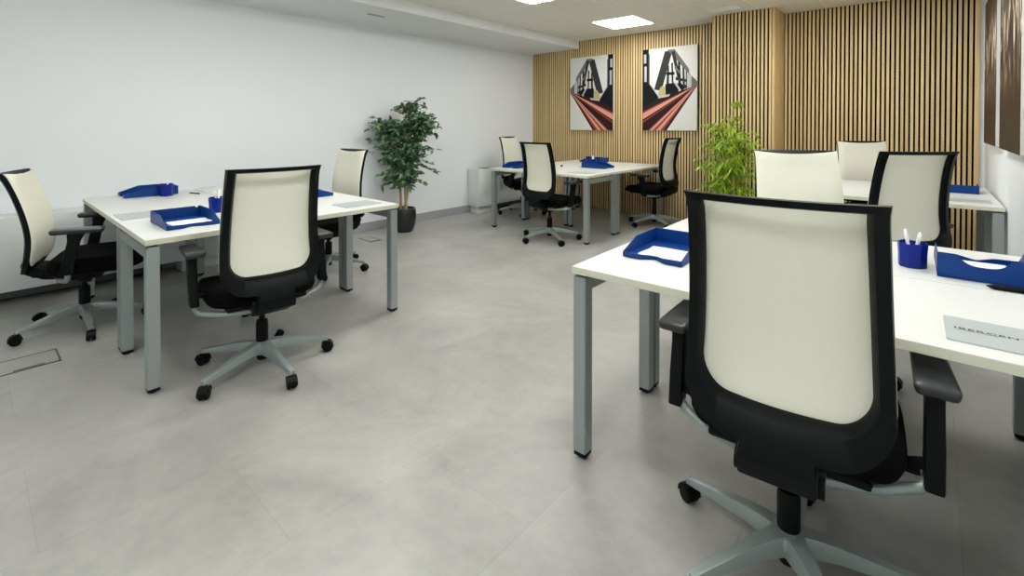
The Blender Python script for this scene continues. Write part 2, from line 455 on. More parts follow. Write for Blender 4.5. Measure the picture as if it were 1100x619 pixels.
# left pod: corner near (+X,-Y)
lx, ly = -2.7875, .5542
p = podpt(lx, ly, lt, 0, 0);            D_L1 = place_desk('e', 1.42, .652, *p, PI/2+lt, 'white desk end-on to the room in the left cluster, its chair seen from behind', GD)
p = podpt(lx, ly, lt, -1.950, 0);       D_L2 = place_desk('p', 1.295, .708, *p, lt, 'white desk of the left cluster nearest the photo left edge, chair facing away from us', GD)
p = podpt(lx, ly, lt, -.655, 1.42);     D_L3 = place_desk('p', 1.295, .708, *p, PI+lt, 'white desk of the left cluster on the ficus side, mostly behind the near black-framed chair', GD)
mx, my = -2.770, 4.3686
p = podpt(mx, my, mt, -1.42, 0);        D_M1 = place_desk('e', 1.42, .652, *p, mt, 'white front desk of the far cluster, its chair standing with back to us', GD)
p = podpt(mx, my, mt, 0, .655);         D_M2 = place_desk('p', 1.295, .708, *p, PI/2+mt, 'white right desk of the far cluster under the two bridge pictures', GD)
p = podpt(mx, my, mt, -1.42, 1.950);    D_M3 = place_desk('p', 1.295, .708, *p, -PI/2+mt, 'white left desk of the far cluster, beside the corner convector', GD)
rx, ry = -1.0528, 1.5426
p = podpt(rx, ry, rt, 0, 0);            D_R1 = place_desk('r', 1.40, .650, *p, rt, 'white desk in the right foreground with the grey folder at its edge', GD)
p = podpt(rx, ry, rt, 1.40, 1.302);     D_R2 = place_desk('r', 1.40, .650, *p, PI+rt, 'white desk in the right foreground carrying the blue pen cup, facing the nearest desk', GD)
px, py, pt = -1.05, 4.475, math.radians(0.8)
p = podpt(px, py, pt, 0, 0);            D_P1 = place_desk('r', 1.40, .650, *p, pt, 'white near desk of the pair at the far right corner by the white wall', GD)
p = podpt(px, py, pt, 1.40, 1.302);     D_P2 = place_desk('r', 1.40, .650, *p, PI+pt, 'white rear desk of the pair at the far right corner against the slats', GD)

# ------------------------------------------------------------------ office chair
def catmull(P, n=12):
    out = []
    for i in range(len(P)-1):
        p0 = P[max(i-1, 0)]; p1 = P[i]; p2 = P[i+1]; p3 = P[min(i+2, len(P)-1)]
        for k in range(n):
            t = k/n
            out.append(tuple(.5*((2*b)+(c-a)*t+(2*a-5*b+4*c-d)*t*t+(-a+3*b-3*c+d)*t**3) for a, b, c, d in zip(p0, p1, p2, p3)))
    out.append(P[-1]); return out
PROF = catmull([(.43, -.238), (.50, -.212), (.56, -.190), (.63, -.172), (.71, -.164), (.81, -.170), (.91, -.186), (1.00, -.206), (1.06, -.223), (1.10, -.246)])
def prof(z):
    if z <= PROF[0][0]: return PROF[0][1]
    for (a, ya), (b_, yb) in zip(PROF, PROF[1:]):
        if z <= b_: return ya + (yb-ya)*(z-a)/(b_-a)
    return PROF[-1][1]
ZTOP = 1.09
def hw(z):                                               # half width of the back
    t = (z-.50)/(ZTOP-.50)
    w = .235 - .021*max(t, 0)**1.1
    if z > 1.06: w += .004*(z-1.06)/.03
    return w
def surf(x, z, off=0):
    bow = (1-(x/.235)**2)
    k = min(1, max(0, (z-.95)/.13))
    return Vector((x, prof(z) - (.022 + .022*k*k)*bow + off, z))
def outline(inset, ztop, zbot, r, ns=22, nc=10, nb=18, nt=18, dip=0):
    pts = []
    for i in range(ns): z = ztop + (zbot+r-ztop)*i/ns; pts.append((-(hw(z)-inset), z))
    w = hw(zbot+r)-inset
    for i in range(nc): a = PI/2*i/nc; pts.append((-(w-r) - r*math.cos(a), zbot+r-r*math.sin(a)))
    for i in range(nb): pts.append((-(w-r) + 2*(w-r)*i/nb, zbot))
    for i in range(nc): a = PI/2*i/nc; pts.append(((w-r) + r*math.sin(a), zbot+r-r*math.cos(a)))
    for i in range(ns): z = zbot+r + (ztop-zbot-r)*i/ns; pts.append((hw(z)-inset, z))
    wt = hw(ztop)-inset
    for i in range(nt): pts.append((wt - 2*wt*i/nt, ztop))
    # the bottom edge sags a little towards the middle
    return [(x, z - dip*max(0, 1-(x/.2)**2)*max(0, 1-(z-zbot)/.06)) for x, z in pts]
def back_frame():
    b = MB(); g = bmesh.new()
    O = outline(0, ZTOP, .483, .105, dip=.012); I = outline(.043, 1.068, .568, .07, dip=.010); E = outline(.031, 1.074, .554, .08, dip=.010)
    n = len(O); T = .034
    fo = [g.verts.new(surf(x, z, .0)) for x, z in O]; fi = [g.verts.new(surf(x, z, .004)) for x, z in I]
    bo = [g.verts.new(surf(x*.985, z if z > .56 else z+.004, -T*.75)) for x, z in O]; be = [g.verts.new(surf(x, z, -T)) for x, z in E]
    bi = [g.verts.new(surf(x, z, -.012)) for x, z in I]
    for k in range(n):
        j = (k+1) % n
        for A, B in ((fo, fi), (fi, bi), (bi, be), (be, bo), (bo, fo)):
            g.faces.new((A[k], A[j], B[j], B[k]))
    bmesh.ops.recalc_face_normals(g, faces=g.faces[:])
    b.add(g, None, BLACK); return b
def back_mesh():
    b = MB(); g = bmesh.new()
    zb, zt, r = .525, 1.0885, .085
    zs = [zb + (zt-zb)*(1-math.cos(PI/2*min(1, i/12)))*.25 for i in range(13)]
    zs = [zb + r*(1-math.cos(PI/2*i/10)) for i in range(11)] + [zb + r + (zt-zb-r)*i/22 for i in range(1, 23)]
    rows = []; NX = 20
    for z in zs:
        w = hw(z)+.001
        if z < zb+r:
            d = zb+r-z; w = hw(zb+r)+.001 - r + math.sqrt(max(r*r-d*d, 0))
        kt = max(0, (z-1.03)/(zt-1.03))
        rows.append([(x, z - .017*kt*(1-(x/w)**2)) for x in [-w + 2*w*i/NX for i in range(NX+1)]])
    def moff(x, z): return .018 - .016*min(1, abs(x)/hw(z))**8 + .044*min(1, max(0, (z-.95)/.13))**2*(1-(x/.24)**2)
    F = [[g.verts.new(surf(x, z, moff(x, z))) for x, z in row] for row in rows]
    B = [[g.verts.new(surf(x, z, moff(x, z)-.006 if abs(x) < .2 else max(moff(x, z)-.006, .0))) for x, z in row] for row in rows]
    for Gd, fl in ((F, 1), (B, 0)):
        for i in range(len(Gd)-1):
            for k in range(NX):
                q = (Gd[i][k], Gd[i][k+1], Gd[i+1][k+1], Gd[i+1][k]); g.faces.new(q)
    per = [(0, k) for k in range(NX)] + [(i, NX) for i in range(len(F)-1)] + [(len(F)-1, k) for k in range(NX, 0, -1)] + [(i, 0) for i in range(len(F)-1, 0, -1)]
    for a in range(len(per)):
        (i, k), (i2, k2) = per[a], per[(a+1) % len(per)]
        g.faces.new((F[i][k], F[i2][k2], B[i2][k2], B[i][k]))
    bmesh.ops.recalc_face_normals(g, faces=g.faces[:])
    b.add(g, None, MESHM); return b
def rsec(cx, cy, cz, w, d, ax=(1, 0, 0), ay=(0, 1, 0)):
    ax, ay = Vector(ax)*w/2, Vector(ay)*d/2; c = Vector((cx, cy, cz))
    return [c-ax-ay, c+ax-ay, c+ax+ay, c-ax+ay]
def seat_mesh():
    b = MB(); g = bmesh.new(); N = 26; rings = []
    def rr(t, w, d, cy, p=4.5):
        c, s = math.cos(t), math.sin(t)
        return (w*math.copysign(abs(c)**(2/p), c), cy + d*math.copysign(abs(s)**(2/p), s))
    for f, z in ((.90, .400), (.97, .405), (1, .425), (1, .445), (.975, .465), (.92, .476), (.8, .480), (.45, .478)):
        ring = []
        for k in range(N*2):
            x, y = rr(2*PI*k/(2*N), .260*f, .235*f, .085)
            zz = z - (.035*max(0, (y-.18)/.13)**2 if z > .44 else .0) + (.008*(x/.24)**2 if z > .46 else 0)
            ring.append(g.verts.new((x, y, zz)))
        rings.append(ring)
    for A, B in zip(rings, rings[1:]):
        n = len(A)
        for k in range(n): g.faces.new((A[k], A[(k+1) % n], B[(k+1) % n], B[k]))
    g.faces.new(rings[0][::-1]); g.faces.new(rings[-1])
    bmesh.ops.recalc_face_normals(g, faces=g.faces[:])
    b.add(g, None, SEATM); return b
def make_chair():
    t = empty('office_chair')
    up = []
    def P(o, upper=True):
        if upper: up.append(o.name)
        return o
    fr = P(back_frame().build('back_frame', BLACK, t, angle=50)); fr['upper'] = 1
    me = back_mesh().build('backrest_mesh', MESHM, t, angle=60); me['upper'] = 1
    st = seat_mesh().build('seat', SEATM, t, angle=60); st['upper'] = 1
    b = MB(); b.b2((-.19, -.13, .378), (.19, .25, .402), .012); o = b.build('seat_pan', BLACK, t); o['upper'] = 1
    # spine from the frame to the mechanism
    b = MB()
    b.loft([rsec(0, -.222, .535, .13, .024), rsec(0, -.238, .50, .155, .046), rsec(0, -.250, .455, .17, .058, (1, 0, 0), (0, .95, .25)),
            rsec(0, -.235, .412, .17, .062, (1, 0, 0), (0, .8, .6)), rsec(0, -.165, .378, .15, .062, (1, 0, 0), (0, .4, .9)),
            rsec(0, -.08, .366, .14, .062, (1, 0, 0), (0, .1, 1)), rsec(0, .06, .362, .14, .06, (1, 0, 0), (0, 0, 1))], None, .006)
    b.cyl((-.098, -.205, .402), (.098, -.205, .402), .030, n=18)
    o = b.build('spine', BLACK, t, angle=50); o['upper'] = 1
    b = MB(); b.box((0, 0, .345), (.15, .20, .045), .012); b.cyl((0, 0, .30), (0, 0, .33), .03, n=18)
    b.cyl((.07, .05, .352), (.25, .07, .360), .006, n=8); b.box((.265, .072, .362), (.05, .03, .014), .005)
    o = b.build('tilt_mechanism', BLACK, t); o['upper'] = 1
    # armrests
    for s in (-1, 1):
        pts = [(0, -.11, .360), (s*.10, -.105, .360), (s*.20, -.075, .364), (s*.265, -.035, .372)]
        pts += [(s*(.265+.04*math.sin(a)), -.035+.02*math.sin(a), .372+.04*(1-math.cos(a))) for a in [PI/2*i/6 for i in range(1, 7)]]
        pts += [(s*.307, -.012, .45)]
        b = MB(); b.tube(pts, .0155, 12, None, .9); o = b.build('arm_bracket', SILVER, t, angle=60); o['upper'] = 1
        b = MB()
        b.loft([rsec(s*.308, -.022, .405, .040, .064), rsec(s*.310, -.004, .50, .040, .062), rsec(s*.311, .016, .60, .038, .058), rsec(s*.311, .028, .652, .040, .085)], None, .008)
        b.loft([rsec(s*.30, -.010, .455, .018, .03, (0, 0, 1)), rsec(s*.19, .02, .405, .018, .03, (0, 0, 1))], None, .003)
        b.loft([rsec(s*.30, -.010, .452, .016, .03, (0, 0, 1)), rsec(s*.20, .02, .412, .016, .03, (0, 0, 1))], None, .003)
        b.build('arm_post', BLACK, t, angle=50)
        b = MB()
        g = bmesh.new(); bmesh.ops.create_cube(g, size=1); bmesh.ops.scale(g, vec=(.092, .25, .030), verts=g.verts)
        for v in g.verts:
            if v.co.y > 0: v.co.x *= .86; v.co.z -= .004
            if v.co.z < 0: v.co.x *= .86; v.co.y *= .96
        bmesh.ops.bevel(g, geom=g.edges[:], offset=.013, segments=3, profile=.6, affect='EDGES')
        b.add(g, Matrix.Translation((s*.308, .035, .663)), PAD); b.build('arm_pad', None, t, angle=60)
    # column
    b = MB(); b.cyl((0, 0, .10), (0, 0, .34), .0145, n=18); b.lathe([(.024, .045), (.026, .05), (.028, .13), (.030, .15), (.030, .235), (.027, .25), (.018, .252)], 20)
    b.build('gas_column', BLACK, t)
    # star base
    b = MB(); b.lathe([(.034, .075), (.050, .085), (.055, .115), (.048, .135), (.034, .142)], 24)
    for k in range(5):
        a = 2*PI*k/5; R = Matrix.Rotation(a, 4, 'Z')
        secs = []
        for r_, zt_, w, h in ((.02, .140, .072, .050), (.06, .139, .060, .050), (.12, .131, .050, .042), (.20, .114, .042, .034), (.29, .094, .034, .024), (.332, .084, .028, .020)):
            secs.append([R @ Vector((r_, -w/2, zt_-h)), R @ Vector((r_, w/2, zt_-h)), R @ Vector((r_, w/2*.72, zt_)), R @ Vector((r_, -w/2*.72, zt_))])
        b.loft(secs, None, .004)
    b.build('star_base', SILVER, t, angle=35)
    for k in range(5):
        a = 2*PI*k/5; R = Matrix.Rotation(a, 4, 'Z'); sw = random.uniform(-.7, .7) + PI*random.choice((0, 1))
        M = R @ Matrix.Translation((.318, 0, 0)) @ Matrix.Rotation(sw, 4, 'Z')
        b = MB()
        g = bmesh.new(); bmesh.ops.create_cone(g, cap_ends=True, segments=12, radius1=.008, radius2=.008, depth=.04)
        b.add(g, M @ Matrix.Translation((0, 0, .066)))
        # hood: arc over the wheels
        for th in range(6):
            a0, a1 = -.15 + th*.55, -.15 + (th+1)*.55
            g = bmesh.new(); vs = []
            for aa in (a0, a1):
                for rr_ in (.0285, .033):
                    for y in (-.022, .022): vs.append(g.verts.new((.012+rr_*math.cos(aa), y, .0285+rr_*math.sin(aa))))
            for q in ((0, 1, 3, 2), (4, 5, 7, 6), (0, 1, 5, 4), (2, 3, 7, 6), (0, 2, 6, 4), (1, 3, 7, 5)): g.faces.new([vs[i] for i in q])
            bmesh.ops.recalc_face_normals(g, faces=g.faces[:])
            b.add(g, M)
        b.mats = [BLACK]
        cas = b.build('caster', BLACK, t, angle=50)
        for s in (-1, 1):
            b = MB(); g = bmesh.new(); bmesh.ops.create_cone(g, cap_ends=True, segments=22, radius1=.0275, radius2=.0275, depth=.018)
            bmesh.ops.bevel(g, geom=[e for e in g.edges if abs(e.verts[0].co.z-e.verts[1].co.z) < 1e-4], offset=.004, segments=2, affect='EDGES')
            b.add(g, M @ Matrix.Translation((.012, s*.0135, .0275)) @ Matrix.Rotation(PI/2, 4, 'X')); b.mats = [BLACK]
            b.build('wheel', BLACK, cas, angle=50)
    return t
CH0 = make_chair(); first = [True]
def place_chair(x, y, face, base_deg, dz, label, group='white mesh office chairs', arm_dz=0, bdz=0, rec=0):
    o = CH0 if first[0] else copy_tree(CH0)
    o_root_first = first[0]; first[0] = False
    ang = math.atan2(face[1], face[0]) - PI/2
    o.location = (x, y, 0); o.rotation_euler = (0, 0, ang)
    CHAIRS.append((o, dz, math.radians(base_deg) - ang, arm_dz, bdz, rec))
    tag(o, label, 'chair', group); return o
CHAIRS = []
place_chair(-.305, 1.538, (-.086, .996), 165, .022, 'large white mesh chair nearest the camera at the right foreground desk')
place_chair(-2.68, 1.035, (-.994, .11), 2, -.012, 'white mesh chair with its black-framed back to us at the left cluster')
place_chair(-4.10, .500, (.31, .951), 286, -.012, 'white mesh chair at the photo left edge, seen from the side', bdz=-.066, rec=6)
place_chair(-4.03, 2.12, (.02, -1), 36, -.03, 'white mesh chair facing us behind the left cluster, left of the ficus')
place_chair(-3.235, 4.315, (.05, 1), 40, .008, 'white mesh chair with its back to us in front of the far cluster')
place_chair(-4.49, 5.33, (.98, .2), 20, .02, 'white mesh chair in the far left corner beside the convector')
place_chair(-2.70, 5.83, (-1, .02), 250, .035, 'white mesh chair at the right end of the far cluster, turned to the left')
place_chair(-.465, 2.915, (.56, -.83), 10, .05, 'white mesh chair facing us across the nearest desk, in front of the bamboo')
place_chair(-.232, 3.835, (-.64, .77), 30, .042, 'white mesh chair with black frame behind the blue pen cup, back to us')
place_chair(-.45, 5.82, (.50, -.87), 50, .03, 'farthest white mesh chair against the slats right of the column')

for o, dz, ba, adz, bdz, rec in CHAIRS:
    for ch in o.children:
        n = ch.name.split('.')[0]
        if ch.get('upper'): ch.location.z = dz + (bdz if n in ('back_frame', 'backrest_mesh') else 0)
        if rec and n in ('back_frame', 'backrest_mesh'):     # a back reclined a little further, about the lumbar pivot
            a = math.radians(rec); ch.rotation_euler.x = a
            ch.location.y = -.21 + .21*math.cos(a) + .47*math.sin(a); ch.location.z += .47 - .47*math.cos(a) + .21*math.sin(a)
        elif n in ('arm_post', 'arm_pad'): ch.location.z = adz
        elif n in ('star_base', 'caster'): ch.rotation_euler.z = ba
for o in bpy.data.objects:
    if 'upper' in o.keys(): del o['upper']

# ------------------------------------------------------------------ desk accessories
def make_tray(H=.066, notch=False):
    """letter tray: front towards -y with a finger scoop in the floor, origin at its base centre"""
    t = empty('letter_tray'); W, Dp, th = .245, .335, .003
    b = MB(); N = 16; front = []
    for k in range(N+1):
        x = -.058 + .116*k/N; u = abs(x)/.058
        front.append((x, -Dp/2 + .034*(1-(u*u*(3-2*u)))))
    path = [(-W/2, -Dp/2)] + front + [(W/2, -Dp/2)]
    b.prism(path + [(W/2, Dp/2), (-W/2, Dp/2)], .004, .007)
    for sx in (-1, 1):
        b.b2((sx*(W/2-.03)-.006, -Dp/2+.02, 0), (sx*(W/2-.03)+.006, Dp/2-.02, .005))
    g = bmesh.new(); secs = []
    for k, (x, y) in enumerate(path):                    # low front lip that follows the scoop
        dip = .008*(1-min(1, abs(x)/.07)) if abs(x) < .07 else 0
        secs.append([g.verts.new(p) for p in ((x, y, .002), (x, y, .024-dip), (x, y+th, .024-dip), (x, y+th, .002))])
    for A, B in zip(secs, secs[1:]):
        for k in range(4): g.faces.new((A[k], A[(k+1) % 4], B[(k+1) % 4], B[k]))
    g.faces.new(secs[0][::-1]); g.faces.new(secs[-1]); bmesh.ops.recalc_face_normals(g, faces=g.faces[:]); b.add(g)
    side = [(-Dp/2, .002), (Dp/2, .002), (Dp/2, H), (-Dp/2+.125, H), (-Dp/2+.02, .030), (-Dp/2, .024)]
    M = Matrix(((0, 0, 1, 0), (1, 0, 0, 0), (0, 1, 0, 0), (0, 0, 0, 1)))
    for sx in (-1, 1):
        x0 = -W/2 if sx < 0 else W/2-th
        b.prism(side, x0, x0+th, None, M)
    Mf = Matrix(((1, 0, 0, 0), (0, 0, 1, 0), (0, 1, 0, 0), (0, 0, 0, 1)))
    back = [(-W/2, .002), (W/2, .002), (W/2, H)]
    if notch:
        for k in range(21):
            x = .066 - .132*k/20; u = abs(x)/.066
            back.append((x, H - .030*(1-u**3.2) if u < 1 else H))
    else: back += [(W/2-.012, H), (W/2-.016, H-.008), (W/2-.026, H-.008), (W/2-.030, H)]
    back.append((-W/2, H))
    b.prism(back, Dp/2-th, Dp/2, None, Mf)
    if notch: b.prism([(-W/2+.012, H-.019), (-.062, H-.019), (-.062, H-.0165), (-W/2+.012, H-.0165)], Dp/2-.0005, Dp/2+.0012, PAPER, Mf)
    if notch: b.prism([(.055, H-.019), (W/2-.012, H-.019), (W/2-.012, H-.0165), (.055, H-.0165)], Dp/2-.0005, Dp/2+.0012, PAPER, Mf)
    b.mats = [BLUE, PAPER] if notch else [BLUE]
    b.build('tray_body', BLUE, t, angle=30)
    return t
TRAY = make_tray(); tfirst = [True]
def tray(desk, x, y, label, rz=0):
    o = TRAY if tfirst[0] else copy_tree(TRAY); tfirst[0] = False
    o.location = local(desk, x, y); o.rotation_euler = (0, 0, desk.rotation_euler.z + rz)
    tag(o, label, 'tray', 'blue letter trays'); return o
def sheet(tr, label):
    b = MB(); g = bmesh.new(); N = 8; rows = []
    for k in range(N+1):
        y = -.125 + .165*k/N; rows.append((y, .0105 + .0015*math.sin(k*.9)))
    T = [[g.verts.new((x, y, z)) for x in (-.080, .108)] for y, z in rows]; B = [[g.verts.new((x, y, z-.0008)) for x in (-.080, .108)] for y, z in rows]
    for k in range(N):
        g.faces.new((T[k][0], T[k][1], T[k+1][1], T[k+1][0])); g.faces.new((B[k][0], B[k+1][0], B[k+1][1], B[k][1]))
        for i in (0, 1): g.faces.new((T[k][i], T[k+1][i], B[k+1][i], B[k][i]))
    for k in (0, N): g.faces.new((T[k][0], T[k][1], B[k][1], B[k][0]))
    bmesh.ops.recalc_face_normals(g, faces=g.faces[:])
    b.add(g, None, PAPER); o = b.build('paper_sheet', None, None, angle=None)
    o.location = tr.location; o.rotation_euler = tr.rotation_euler
    tag(o, label, 'paper', 'paper sheets in the trays'); return o
def make_cup():
    t = empty('pen_cup'); b = MB(); n = 8; prof_ = [(.043, 0), (.0445, .004), (.045, .05), (.048, .094), (.0455, .094), (.0425, .05), (.0415, .006), (.0, .006)]
    g = bmesh.new(); rings = []
    for r_, z in prof_[:-1]:
        rings.append([g.verts.new((r_*math.cos(2*PI*(k+.5)/n)*1.0, r_*math.sin(2*PI*(k+.5)/n)*1.0, z - (.0 if z < .08 else .004*(k % 2)))) for k in range(n)])
    for A, B in zip(rings, rings[1:]):
        for k in range(n): g.faces.new((A[k], A[(k+1) % n], B[(k+1) % n], B[k]))
    g.faces.new(rings[0][::-1]); g.faces.new(rings[-1])
    bmesh.ops.recalc_face_normals(g, faces=g.faces[:])
    b.add(g, None, BLUED); b.build('cup', None, t, angle=25); return t
CUP = make_cup(); cfirst = [True]
def make_pen():
    t = empty('pen'); b = MB(); b.lathe([(.0015, 0), (.004, .012), (.0055, .02), (.0062, .09), (.0064, .120), (.0052, .129), (.003, .132)], 10, PENW); b.build('barrel', None, t)
    b = MB(); b.box((.0066, 0, .105), (.0016, .0035, .036), .0006); b.mats = [PENW]; b.build('clip', PENW, t); return t
PEN = make_pen(); pfirst = [True]
def pen(loc, eul, label, group='white pens standing in the blue pen cups'):
    o = PEN if pfirst[0] else copy_tree(PEN); pfirst[0] = False
    o.location = loc; o.rotation_euler = eul; tag(o, label, 'pen', group); return o
def cup(desk, x, y, label, penlabels=()):
    o = CUP if cfirst[0] else copy_tree(CUP); cfirst[0] = False
    o.location = local(desk, x, y); o.rotation_euler = (0, 0, .2); tag(o, label, 'pen cup', 'blue pen cups')
    for k, l in enumerate(penlabels):                    # pens lean outwards, left and right as the camera sees them
        s = -1 if k == 0 else 1
        d = Vector((.751, -.66, 0))*s                    # image right in the room
        tilt = .22
        axis = Vector((0, 0, 1)).cross(d)
        q = Matrix.Rotation(tilt, 3, axis)
        base = Vector(o.location) + d*.002 + Vector((0, 0, .0085))
        pen(base, (q @ Matrix.Rotation(math.atan2(d.y, d.x), 3, 'Z')).to_euler(), l)
    return o
def folder(desk, x, y, label, text=False, w=.262, h=.197, rz=0):
    t = empty('folder', local(desk, x, y), desk.rotation_euler.z + rz); tag(t, label, 'folder', 'grey folders on the desks')
    b = MB()
    r_ = .008; poly = []
    for cx, cy, a0 in ((w/2-r_, h/2-r_, 0), (-w/2+r_, h/2-r_, PI/2), (-w/2+r_, -h/2+r_, PI), (w/2-r_, -h/2+r_, 1.5*PI)):
        for k in range(5): poly.append((cx+r_*math.cos(a0+PI/2*k/4), cy+r_*math.sin(a0+PI/2*k/4)))
    b.prism(poly, 0, .004, FOLD); b.build('cover', None, t)
    if text:
        cu = bpy.data.curves.new('logo', 'FONT'); cu.body = 'IBERCENTER'; cu.size = .0185; cu.offset = .0004; cu.extrude = .0001; cu.space_character = 1.12
        o = bpy.data.objects.new('tmp', cu); COL.objects.link(o)
        dg = bpy.context.evaluated_depsgraph_get(); me = bpy.data.meshes.new_from_object(o.evaluated_get(dg))
        bpy.data.objects.remove(o)
        xs = [v.co.x for v in me.vertices]; wt = max(xs)-min(xs); sx = .178/wt
        for v in me.vertices: v.co.x = (v.co.x-min(xs))*sx - .112; v.co.y = v.co.y - .002; v.co.z += .0042
        me.materials.clear(); me.materials.append(INK)
        lo = bpy.data.objects.new('printed_name', me); COL.objects.link(lo); lo.parent = t
        b = MB(); b.b2((-.110, -.0085, .0039), (-.028, -.0073, .0044)); b.build('printed_rule', INK, t)
    return t
# trays
tr = tray(D_R1, .216, .415, 'blue letter tray at the left end of the right foreground desk'); sheet(tr, 'white sheet in the blue tray left of the nearest chair')
nt_ = make_tray(.082, True); nt_.location = local(D_R2, .195, .40); nt_.rotation_euler = (0, 0, D_R2.rotation_euler.z)
tag(nt_, 'blue letter tray at the right photo edge, notched rear wall towards us', 'tray', 'blue letter trays')
sheet(nt_, 'white sheet inside the notched blue tray at the right photo edge')
tr = tray(D_L1, .245, .335, 'open blue letter tray at the near corner of the left cluster'); sheet(tr, 'white sheet in the open blue tray on the left cluster')
tray(D_L2, .125, .375, 'blue letter tray on the left cluster beside the wall, seen from its side')
tray(D_L3, .160, .28, 'blue letter tray in front of the chair left of the ficus')
tray(D_M1, .17, .33, 'blue letter tray at the far cluster beside the corner convector')
tray(D_M2, .29, .44, 'front blue letter tray of the far cluster, beneath the right bridge picture')
tray(D_M3, .24, .46, 'rear blue letter tray of the far cluster, behind the pen cups')
tray(D_P2, .20, .40, 'blue letter tray on the far right corner desk by the white wall')
# pen cups
cup(D_R2, .386, .462, 'largest blue pen cup, on the right foreground desk', ('left white pen in the largest blue pen cup', 'right white pen in the largest blue pen cup'))
cup(D_L1, .482, .590, 'blue pen cup on the left cluster, partly behind the black-framed chair', ('left white pen in the cup beside the open tray on the left cluster', 'right white pen in the cup beside the open tray on the left cluster'))
cup(D_L2, .300, .452, 'blue pen cup against the side of the rear tray on the left cluster', ('white pen in the cup against the rear tray of the left cluster',))
cup(D_M2, .47, .62, 'front blue pen cup of the far cluster, two pens in it', ('left white pen in the front cup of the far cluster', 'right white pen in the front cup of the far cluster'))
cup(D_M3, .42, .48, 'rear blue pen cup of the far cluster, beside the rear tray')
# folders
folder(D_R1, 1.212, .168, 'grey folder printed with a name, at the right foreground desk edge', True)
folder(D_L2, 1.145, .125, 'grey folder at the near corner of the left cluster')
folder(D_L1, 1.22, .20, 'grey folder at the ficus end of the left cluster')
folder(D_M1, 1.18, .25, 'grey folder at the front right corner of the far cluster')
folder(D_M2, 1.10, .15, 'grey folder at the rear right end of the far cluster')
folder(D_P1, 1.22, .26, 'grey folder on the far right corner desk')
# loose pens and markers
def flat_pen(desk, x, y, ang, m, label, L=.135, r_=.005, cat='pen'):
    t = empty('marker_pen' if r_ > .006 else 'ballpoint_pen', local(desk, x, y, ZT+r_), desk.rotation_euler.z+ang)
    M = Matrix.Rotation(PI/2, 4, 'Y')
    b = MB(); b.lathe([(.001, -L/2), (r_*.7, -L/2+.012), (r_, -L/2+.02), (r_, L/2-.05)], 12, m, M); b.build('barrel', None, t)
    b = MB(); b.lathe([(r_*1.08, L/2-.05), (r_*1.08, L/2-.004), (r_*.8, L/2)], 12, m, M); b.build('cap', None, t)
    tag(t, label, cat); return t
flat_pen(D_R2, .128, .632, PI, BLACK, 'black marker lying below the blue tray at the right photo edge', .14, .009)
flat_pen(D_L2, 1.20, .33, PI/2+.5, STEEL, 'slim grey pen by the grey folder on the left cluster')
flat_pen(D_L2, .33, .63, .3, INK, 'dark slim pen beyond the rear cup on the left cluster')
flat_pen(D_M3, 1.14, .52, .2, BLACK, 'black marker lying near the front chair of the far cluster', .07, .009)
flat_pen(D_M2, .22, .63, 1.2, STEEL, 'slim grey pen left of the front tray of the far cluster')
flat_pen(D_P2, .24, .15, .6, BLUE, 'blue pen by the tray on the far right corner desk')

